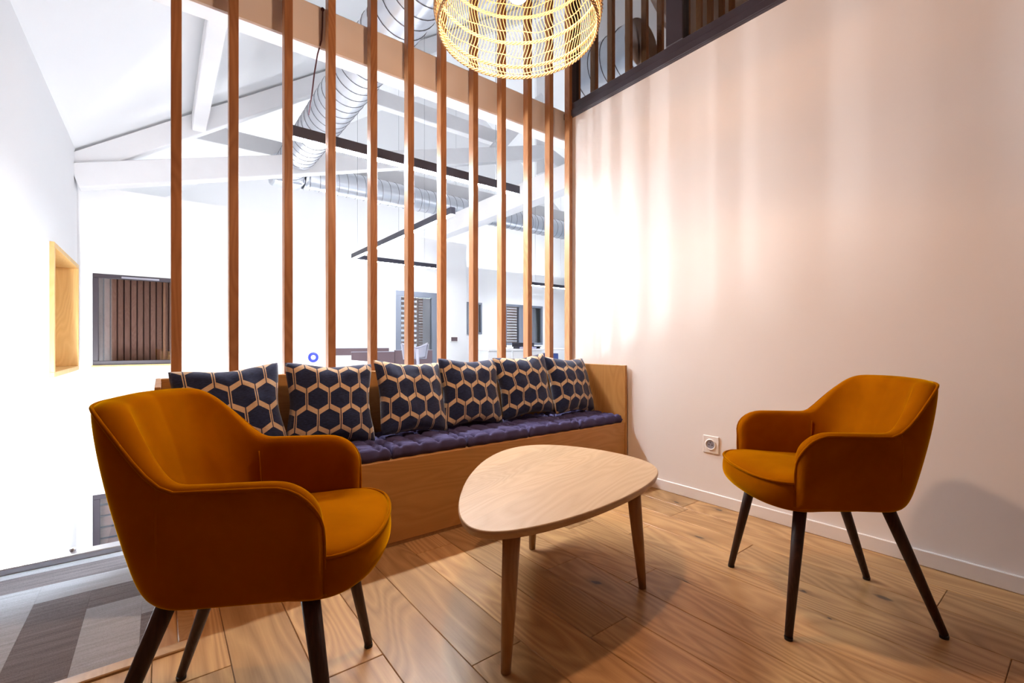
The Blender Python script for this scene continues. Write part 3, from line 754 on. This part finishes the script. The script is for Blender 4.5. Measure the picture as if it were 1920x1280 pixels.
    # legs
    for (fx, fy, tx, tyy) in ((0.261, 0.254, 0.19, 0.19), (0.261, -0.254, 0.19, -0.19), (-0.270, 0.195, -0.115, 0.145), (-0.270, -0.195, -0.115, -0.145)):
        a, b = Vector((tx, tyy, 0.44)), Vector((fx, fy, 0.012)); L = b - a
        bm = sweep_bm([Vector((0, 0, 0)), L * 0.5, L], [0.0215, 0.0175, 0.0125], 16)
        leg = bm_obj('leg', bm, 'leg_dark', root, a, True)
        bm = sweep_bm([b - a - Vector((0, 0, 0.002)) - L * 0.0, Vector((fx, fy, 0.0)) - a], [0.0135, 0.0130], 16)
        bm_obj('foot_cap', bm, 'black_rubber', leg, smooth=False)
    return root
def tube_local(parent, name, pts, r, mat, n=8):
    return bm_obj(name, sweep_bm(pts, r, n), mat, parent, smooth=True)
make_armchair((0.194, 1.384, 0), R(-28.1), 'mustard velvet armchair on the left by the carpet, seen from behind its arm')
make_armchair((2.049, 0.660, 0), R(136.9), 'mustard velvet armchair on the right beside the white wall')

# ------------------------------------------------------------------ coffee table
tb = tag(empty('coffee_table', (1.28, 1.40, 0)), 'pale oak rounded-triangle coffee table on three tapered legs', 'table')
ol = [(0.844, 1.425), (0.779, 1.305), (0.753, 1.219), (0.763, 1.165), (0.790, 1.125), (0.840, 1.090), (0.993, 1.055), (1.185, 1.055), (1.433, 1.085), (1.639, 1.140), (1.780, 1.205), (1.862, 1.300), (1.895, 1.440), (1.875, 1.672), (1.790, 1.890), (1.660, 2.005), (1.480, 2.010), (1.249, 1.880), (1.025, 1.659)]
for _ in range(2): ol = [((ol[i - 1][0] + 2 * ol[i][0] + ol[(i + 1) % len(ol)][0]) / 4, (ol[i - 1][1] + 2 * ol[i][1] + ol[(i + 1) % len(ol)][1]) / 4) for i in range(len(ol))]
ol = [((x - 1.28) * 1.02 , (y - 1.40) * 1.02) for x, y in ol]
ol = catmull([(x, y, 0) for x, y in ol], 5)
bm = bmesh.new(); rings = []
for z, ins in ((0.405, 0.012), (0.408, 0.006), (0.425, 0.0), (0.433, 0.001), (0.4352, 0.0035)):
    rr = []
    for i, p in enumerate(ol):
        t = (ol[(i + 1) % len(ol)] - ol[i - 1]).normalized(); nn = Vector((t.y, -t.x, 0))
        if nn.dot(p) > 0: nn = -nn
        q = p + nn * ins; rr.append(bm.verts.new((q.x, q.y, z)))
    rings.append(rr)
N = len(ol)
for a, b in zip(rings, rings[1:]):
    for k in range(N): bm.faces.new((a[k], a[(k + 1) % N], b[(k + 1) % N], b[k]))
bm.faces.new(rings[0][::-1]); bm.faces.new(rings[-1])
bmesh.ops.rotate(bm, cent=(0, 0, 0), matrix=Matrix.Rotation(R(-19), 3, 'Z'), verts=bm.verts)
top = bm_obj('table_top', bm, 'oak_table', tb); top.rotation_euler = (0, 0, R(19))
for (fx, fy) in ((0.832, 1.112), (1.568, 1.158), (1.440, 1.709)):
    f = Vector((fx - 1.28, fy - 1.40, 0)); t_ = Vector((f.x * 0.90, f.y * 0.90, 0.406))
    leg = bm_obj('leg', sweep_bm([Vector((0, 0, 0)), (f - t_) * 0.55, (f - t_)], [0.029, 0.023, 0.0150], 14), 'oak_leg', tb, t_, True)

# ------------------------------------------------------------------ rattan pendant
PX, PY, PZ = 1.143, 1.445, 2.262
pn = tag(empty('pendant_lamp', (PX, PY, PZ)), 'large woven rattan pendant lamp hanging above the coffee table', 'pendant lamp')
def prof(h):          # radius of the basket at height h above its rim
    if h < 0.10: return 0.318 + 0.016 * math.sin(h / 0.10 * math.pi / 2)
    if h < 0.34: return 0.334 - 0.010 * ((h - 0.10) / 0.24) ** 2
    q = (h - 0.34) / 0.20; return 0.324 - 0.264 * (1 - math.sqrt(max(0, 1 - min(1, q) ** 2))) if q < 1 else 0.06
HT = 0.535
bm = bmesh.new(); NS = 128
for s in range(NS):
    a0 = 2 * math.pi * s / NS; pts = []
    for k in range(27):
        h = HT * k / 26
        a = a0 + 0.045 * math.sin(h / 0.115 * math.pi) + 0.004 * noise.noise(Vector((s * 1.3, h * 9, 0)))
        r = prof(h); pts.append((r * math.cos(a), r * math.sin(a), h))
    sweep_bm(pts, 0.0020, 4, False, bm, False)
o = bm_obj('woven_strands', bm, 'rattan', pn, smooth=True); o['kind'] = 'stuff'
def ring_pts(h, dr=0.0, wav=0.0, n=110, ph=0.0, twist=0):
    out = []
    for k in range(n):
        a = 2 * math.pi * k / n; r = prof(max(0, h)) + dr
        out.append((r * math.cos(a) , r * math.sin(a), h + wav * math.sin(5 * a + ph) + wav * 0.6 * math.sin(11 * a + ph * 2)))
    return out
for h in (0.0, 0.058, 0.172, 0.290, 0.40, 0.48):
    bm = bmesh.new()
    for s in (0, 1, 2):
        pts = []
        n = 240
        for k in range(n):
            a = 2 * math.pi * k / n; q = a * 34 + s * 2 * math.pi / 3
            r = prof(max(0, h)) + 0.0045 * math.cos(q); pts.append((r * math.cos(a), r * math.sin(a), h + 0.0055 * math.sin(q)))
        sweep_bm(pts, 0.0032, 5, True, bm)
    bm_obj('braided_band', bm, 'rattan', pn, smooth=True)
for h, ph in ((0.028, 0.3), (0.112, 1.0), (0.225, 2.2), (0.345, 1.5)):
    bm_obj('weft_strand', sweep_bm(ring_pts(h, 0.003, 0.007 if h > 0.05 else 0.003, 110, ph), 0.0022, 5, True), 'rattan', pn, smooth=True)
tube('socket', [(PX, PY, PZ + 0.235), (PX, PY, PZ + 0.31)], 0.022, 'lamp_black', pn, 16)
tube('lamp_cord', [(PX, PY, PZ + 0.31), (PX, PY, PZ + 1.2), (PX, PY, 5.6)], 0.004, 'lamp_black', pn, 8)
bm = bmesh.new(); bmesh.ops.create_uvsphere(bm, u_segments=20, v_segments=14, radius=0.045)
for v in bm.verts:
    if v.co.z > 0: v.co.z *= 1.5; 
    if v.co.z > 0.03: v.co.x *= 0.62; v.co.y *= 0.62
bm_obj('bulb', bm, 'bulb_glow', pn, (0, 0, 0.165), True)
ld = bpy.data.lights.new('bulb_light', 'POINT'); ld.energy = BULB_W; ld.color = WARM; ld.shadow_soft_size = 0.05
lo = bpy.data.objects.new('bulb_light', ld); COL.objects.link(lo); lo.parent = pn; lo.location = (0, 0, 0.105)

# ------------------------------------------------------------------ socket on the right wall
sk = tag(empty('wall_socket', (XR, 1.503, 0.33)), 'white square power socket low on the right wall', 'socket')
box('plate', XR - 0.010, XR, 1.503 - 0.052, 1.503 + 0.052, 0.318, 0.426, 'white_plastic', sk, 0.003)
def disc(name, x0, x1, r, mat, parent, hole=None):
    return tube(name, [(x0, 1.503, 0.372), (x1, 1.503, 0.372)], r, mat, parent, 28, smooth=False)
c_ = (XR - 0.010, 1.503, 0.372)
ringp = [(XR - 0.012, 1.503 + 0.031 * math.cos(2 * math.pi * k / 28), 0.372 + 0.031 * math.sin(2 * math.pi * k / 28)) for k in range(28)]
tube('collar', ringp, 0.005, 'white_plastic', sk, 8, True)
disc('well', XR - 0.0115, XR - 0.009, 0.027, 'grey_plastic', sk)
for dy in (-0.010, 0.010): tube('pin_hole', [(XR - 0.0125, 1.503 + dy, 0.370), (XR - 0.0110, 1.503 + dy, 0.370)], 0.0032, 'black_rubber', sk, 10)
tube('earth_pin', [(XR - 0.022, 1.503, 0.386), (XR - 0.010, 1.503, 0.386)], 0.003, 'steel_dark', sk, 10)

# ------------------------------------------------------------------ office behind the screen
def desk(x0, x1, y0, y1, h, label, mat='white_gloss'):
    r = tag(empty('desk', ((x0 + x1) / 2, (y0 + y1) / 2, 0)), label, 'desk')
    box('desk_top', x0, x1, y0, y1, h - 0.03, h, mat, r, 0.003)
    for x in (x0 + .05, x1 - .05):
        for y in (y0 + .05, y1 - .05): box('leg', x - .02, x + .02, y - .02, y + .02, 0, h - 0.03, 'white_plastic', r)
    return r
desk(1.02, 2.00, 5.0, 6.3, 0.79, 'white desk carrying the small blue tape roll', 'white_gloss')
desk(2.20, 3.50, 6.75, 7.45, 0.74, 'white desk behind the dark desk screens')
for (x0, x1, y, z0, z1, lab) in ((2.05, 2.90, 7.0, 0.83, 0.935, 'slim dark monitor edge above the desk screens'), (2.14, 2.775, 6.5, 0.02, 0.885, 'dark brown desk screen left of the office chair'), (2.79, 3.42, 6.52, 0.02, 0.905, 'dark brown desk screen behind the office chair')):
    r = tag(empty('desk_screen', ((x0 + x1) / 2, y, 0 if z0 < 0.5 else 0.74)), lab, 'desk screen')
    box('panel', x0, x1, y, y + 0.03, z0, z1, 'dark_panel', r, 0.004)
    box('top_rail', x0, x1, y - 0.002, y + 0.032, z1, z1 + 0.008, 'grey_plastic', r)
    if z0 < 0.5:
        for x in (x0 + .08, x1 - .08): box('foot', x - .02, x + .02, y - .12, y + .15, 0, .02, 'grey_plastic', r)
    else: box('stand', (x0 + x1) / 2 - .05, (x0 + x1) / 2 + .05, y, y + .03, 0.74, z0, 'grey_plastic', r)
# blue tape roll
bt = tag(empty('tape_roll', (1.30, 5.2, 0.79)), 'small blue tape roll on the white desk', 'tape roll')
tube('roll', [(1.30 + .040 * math.cos(a), 5.2, 0.858 + .040 * math.sin(a)) for a in [2 * math.pi * k / 20 for k in range(20)]], 0.015, 'blue_plastic', bt, 8, True)
box('holder', 1.24, 1.36, 5.17, 5.23, 0.79, 0.802, 'white_plastic', bt, 0.003)
# office chair
oc = tag(empty('office_chair', (2.80, 5.85, 0)), 'grey mesh office chair in front of the dark desk screens', 'office chair')
bm = bmesh.new(); n = 12; g = []
for j in range(n + 1):
    row = []
    for i in range(n + 1):
        u, v = i / n * 2 - 1, j / n
        x = u * (0.20 - 0.03 * (1 - v)); z = 0.80 + 0.20 * v - 0.05 * (1 - abs(u)) * v + 0.02 * abs(u); y = -0.05 * (1 - u * u)
        row.append(bm.verts.new((x, y, z)))
    g.append(row)
for j in range(n):
    for i in range(n): bm.faces.new((g[j][i], g[j][i + 1], g[j + 1][i + 1], g[j + 1][i]))
bk = bm_obj('backrest', bm, 'grey_plastic', oc, smooth=True); mdd = bk.modifiers.new('solid', 'SOLIDIFY'); mdd.thickness = 0.02
edgep = [g_ for g_ in [(-0.17, 0, 0.80), (-0.20, 0, 1.0), (-0.1, -.03, 0.975), (0, -.05, 0.95), (0.1, -.03, 0.975), (0.20, 0, 1.0), (0.17, 0, 0.80)]]
bm_obj('back_frame', sweep_bm(edgep, 0.013, 8, True), 'grey_plastic', oc, smooth=True)
bm_obj('back_post', sweep_bm([(0, -0.06, 0.93), (0, -0.09, 0.75), (0, -0.06, 0.5), (0, 0, 0.45)], 0.022, 8), 'grey_plastic', oc, smooth=True)
bm = box_bm(0.46, 0.44, 0.07, 0.03, 3); bm_obj('seat', bm, 'grey_plastic', oc, (0, 0.18, 0.47), True)
for s in (1, -1): bm_obj('armrest', sweep_bm([(0.24 * s, 0.1, 0.47), (0.26 * s, 0.1, 0.66), (0.25 * s, -0.02, 0.68), (0.25 * s, 0.28, 0.68)], 0.018, 8), 'grey_plastic', oc, smooth=True)
bm_obj('gas_lift', sweep_bm([(0, 0.18, 0.44), (0, 0.18, 0.08)], 0.025, 12), 'steel_dark', oc, smooth=True)
for k in range(5):
    a = 2 * math.pi * k / 5; bm_obj('base_arm', sweep_bm([(0, 0.18, 0.10), (0.30 * math.cos(a), 0.18 + 0.30 * math.sin(a), 0.06), (0.30 * math.cos(a), 0.18 + 0.30 * math.sin(a), 0.0)], 0.02, 8), 'grey_plastic', oc, smooth=True)
# thermostat
th = tag(empty('wall_panel', (4.67, YF, 1.0)), 'small dark control panel on the white wall right of the grey door', 'control panel')
box('housing', 4.585, 4.755, YF - 0.03, YF, 1.045, 1.155, 'white_plastic', th, 0.004); box('screen', 4.60, 4.74, YF - 0.034, YF - 0.028, 1.062, 1.14, 'dark_panel', th)
# reception counter
co = tag(empty('reception_counter', (6.0, 7.4, 0)), 'white reception counter seen between the rightmost slats', 'counter')
box('counter_top', 4.92, 7.25, 7.10, 7.75, 0.87, 0.905, 'white_gloss', co, 0.004)
for a, b in ((4.95, 5.50), (5.55, 6.30), (7.15, 7.20)): box('front_panel', a, b, 7.16, 7.19, 0.0, 0.87, 'white_gloss', co, 0.003)
bc = tag(empty('pedestal_cabinet', (6.62, 7.4, 0)), 'blue cabinet under the white reception counter', 'cabinet')
box('carcass', 6.42, 6.85, 7.25, 7.7, 0.0, 0.80, 'blue_fabric', bc, 0.004); box('drawer_front', 6.43, 6.84, 7.235, 7.25, 0.42, 0.78, 'blue_fabric', bc, 0.004); box('drawer_front', 6.43, 6.84, 7.235, 7.25, 0.04, 0.40, 'blue_fabric', bc, 0.004)
mo = tag(empty('monitor', (5.48, 7.4, 0.905)), 'small black monitor standing on the white counter', 'monitor')
box('screen', 5.36, 5.56, 7.40, 7.43, 0.935, 1.06, 'lamp_black', mo, 0.004); box('stand', 5.42, 5.50, 7.38, 7.45, 0.905, 0.935, 'lamp_black', mo)
pr = tag(empty('desk_tray', (6.1, 7.45, 0.905)), 'black paper tray on the white counter', 'tray')
box('base', 5.85, 6.45, 7.35, 7.6, 0.945, 0.958, 'lamp_black', pr, 0.003); box('back', 5.85, 6.45, 7.59, 7.6, 0.958, 1.03, 'lamp_black', pr); box('foot', 5.87, 5.89, 7.37, 7.58, 0.905, 0.945, 'lamp_black', pr); box('foot', 6.41, 6.43, 7.37, 7.58, 0.905, 0.945, 'lamp_black', pr)
fo = tag(empty('ring_binder', (6.0, 7.25, 0.905)), 'blue folder lying on the white counter', 'folder')
box('cover', 5.83, 6.15, 7.14, 7.34, 0.905, 0.911, 'blue_plastic', fo); box('cover', 5.83, 6.15, 7.14, 7.34, 0.935, 0.941, 'blue_plastic', fo); box('pages', 5.84, 6.14, 7.15, 7.33, 0.911, 0.935, 'white_plastic', fo)

# cable hanging from the header beam
cb = tag(empty('hanging_cable', (0.74, 2.80, 2.95)), 'thin dark cable hanging from the rosy beam behind the slats', 'cable')
tube('cable', [(0.752, 2.80, 2.97), (0.750, 2.80, 2.86), (0.745, 2.80, 2.78), (0.728, 2.82, 2.70), (0.720, 2.86, 2.60), (0.725, 2.93, 2.52), (0.735, 3.05, 2.44)], 0.0045, 'cord_dark', cb, 6)
tube('clip', [(0.752, 2.795, 2.965), (0.752, 2.812, 2.965)], 0.010, 'cord_dark', cb, 8)
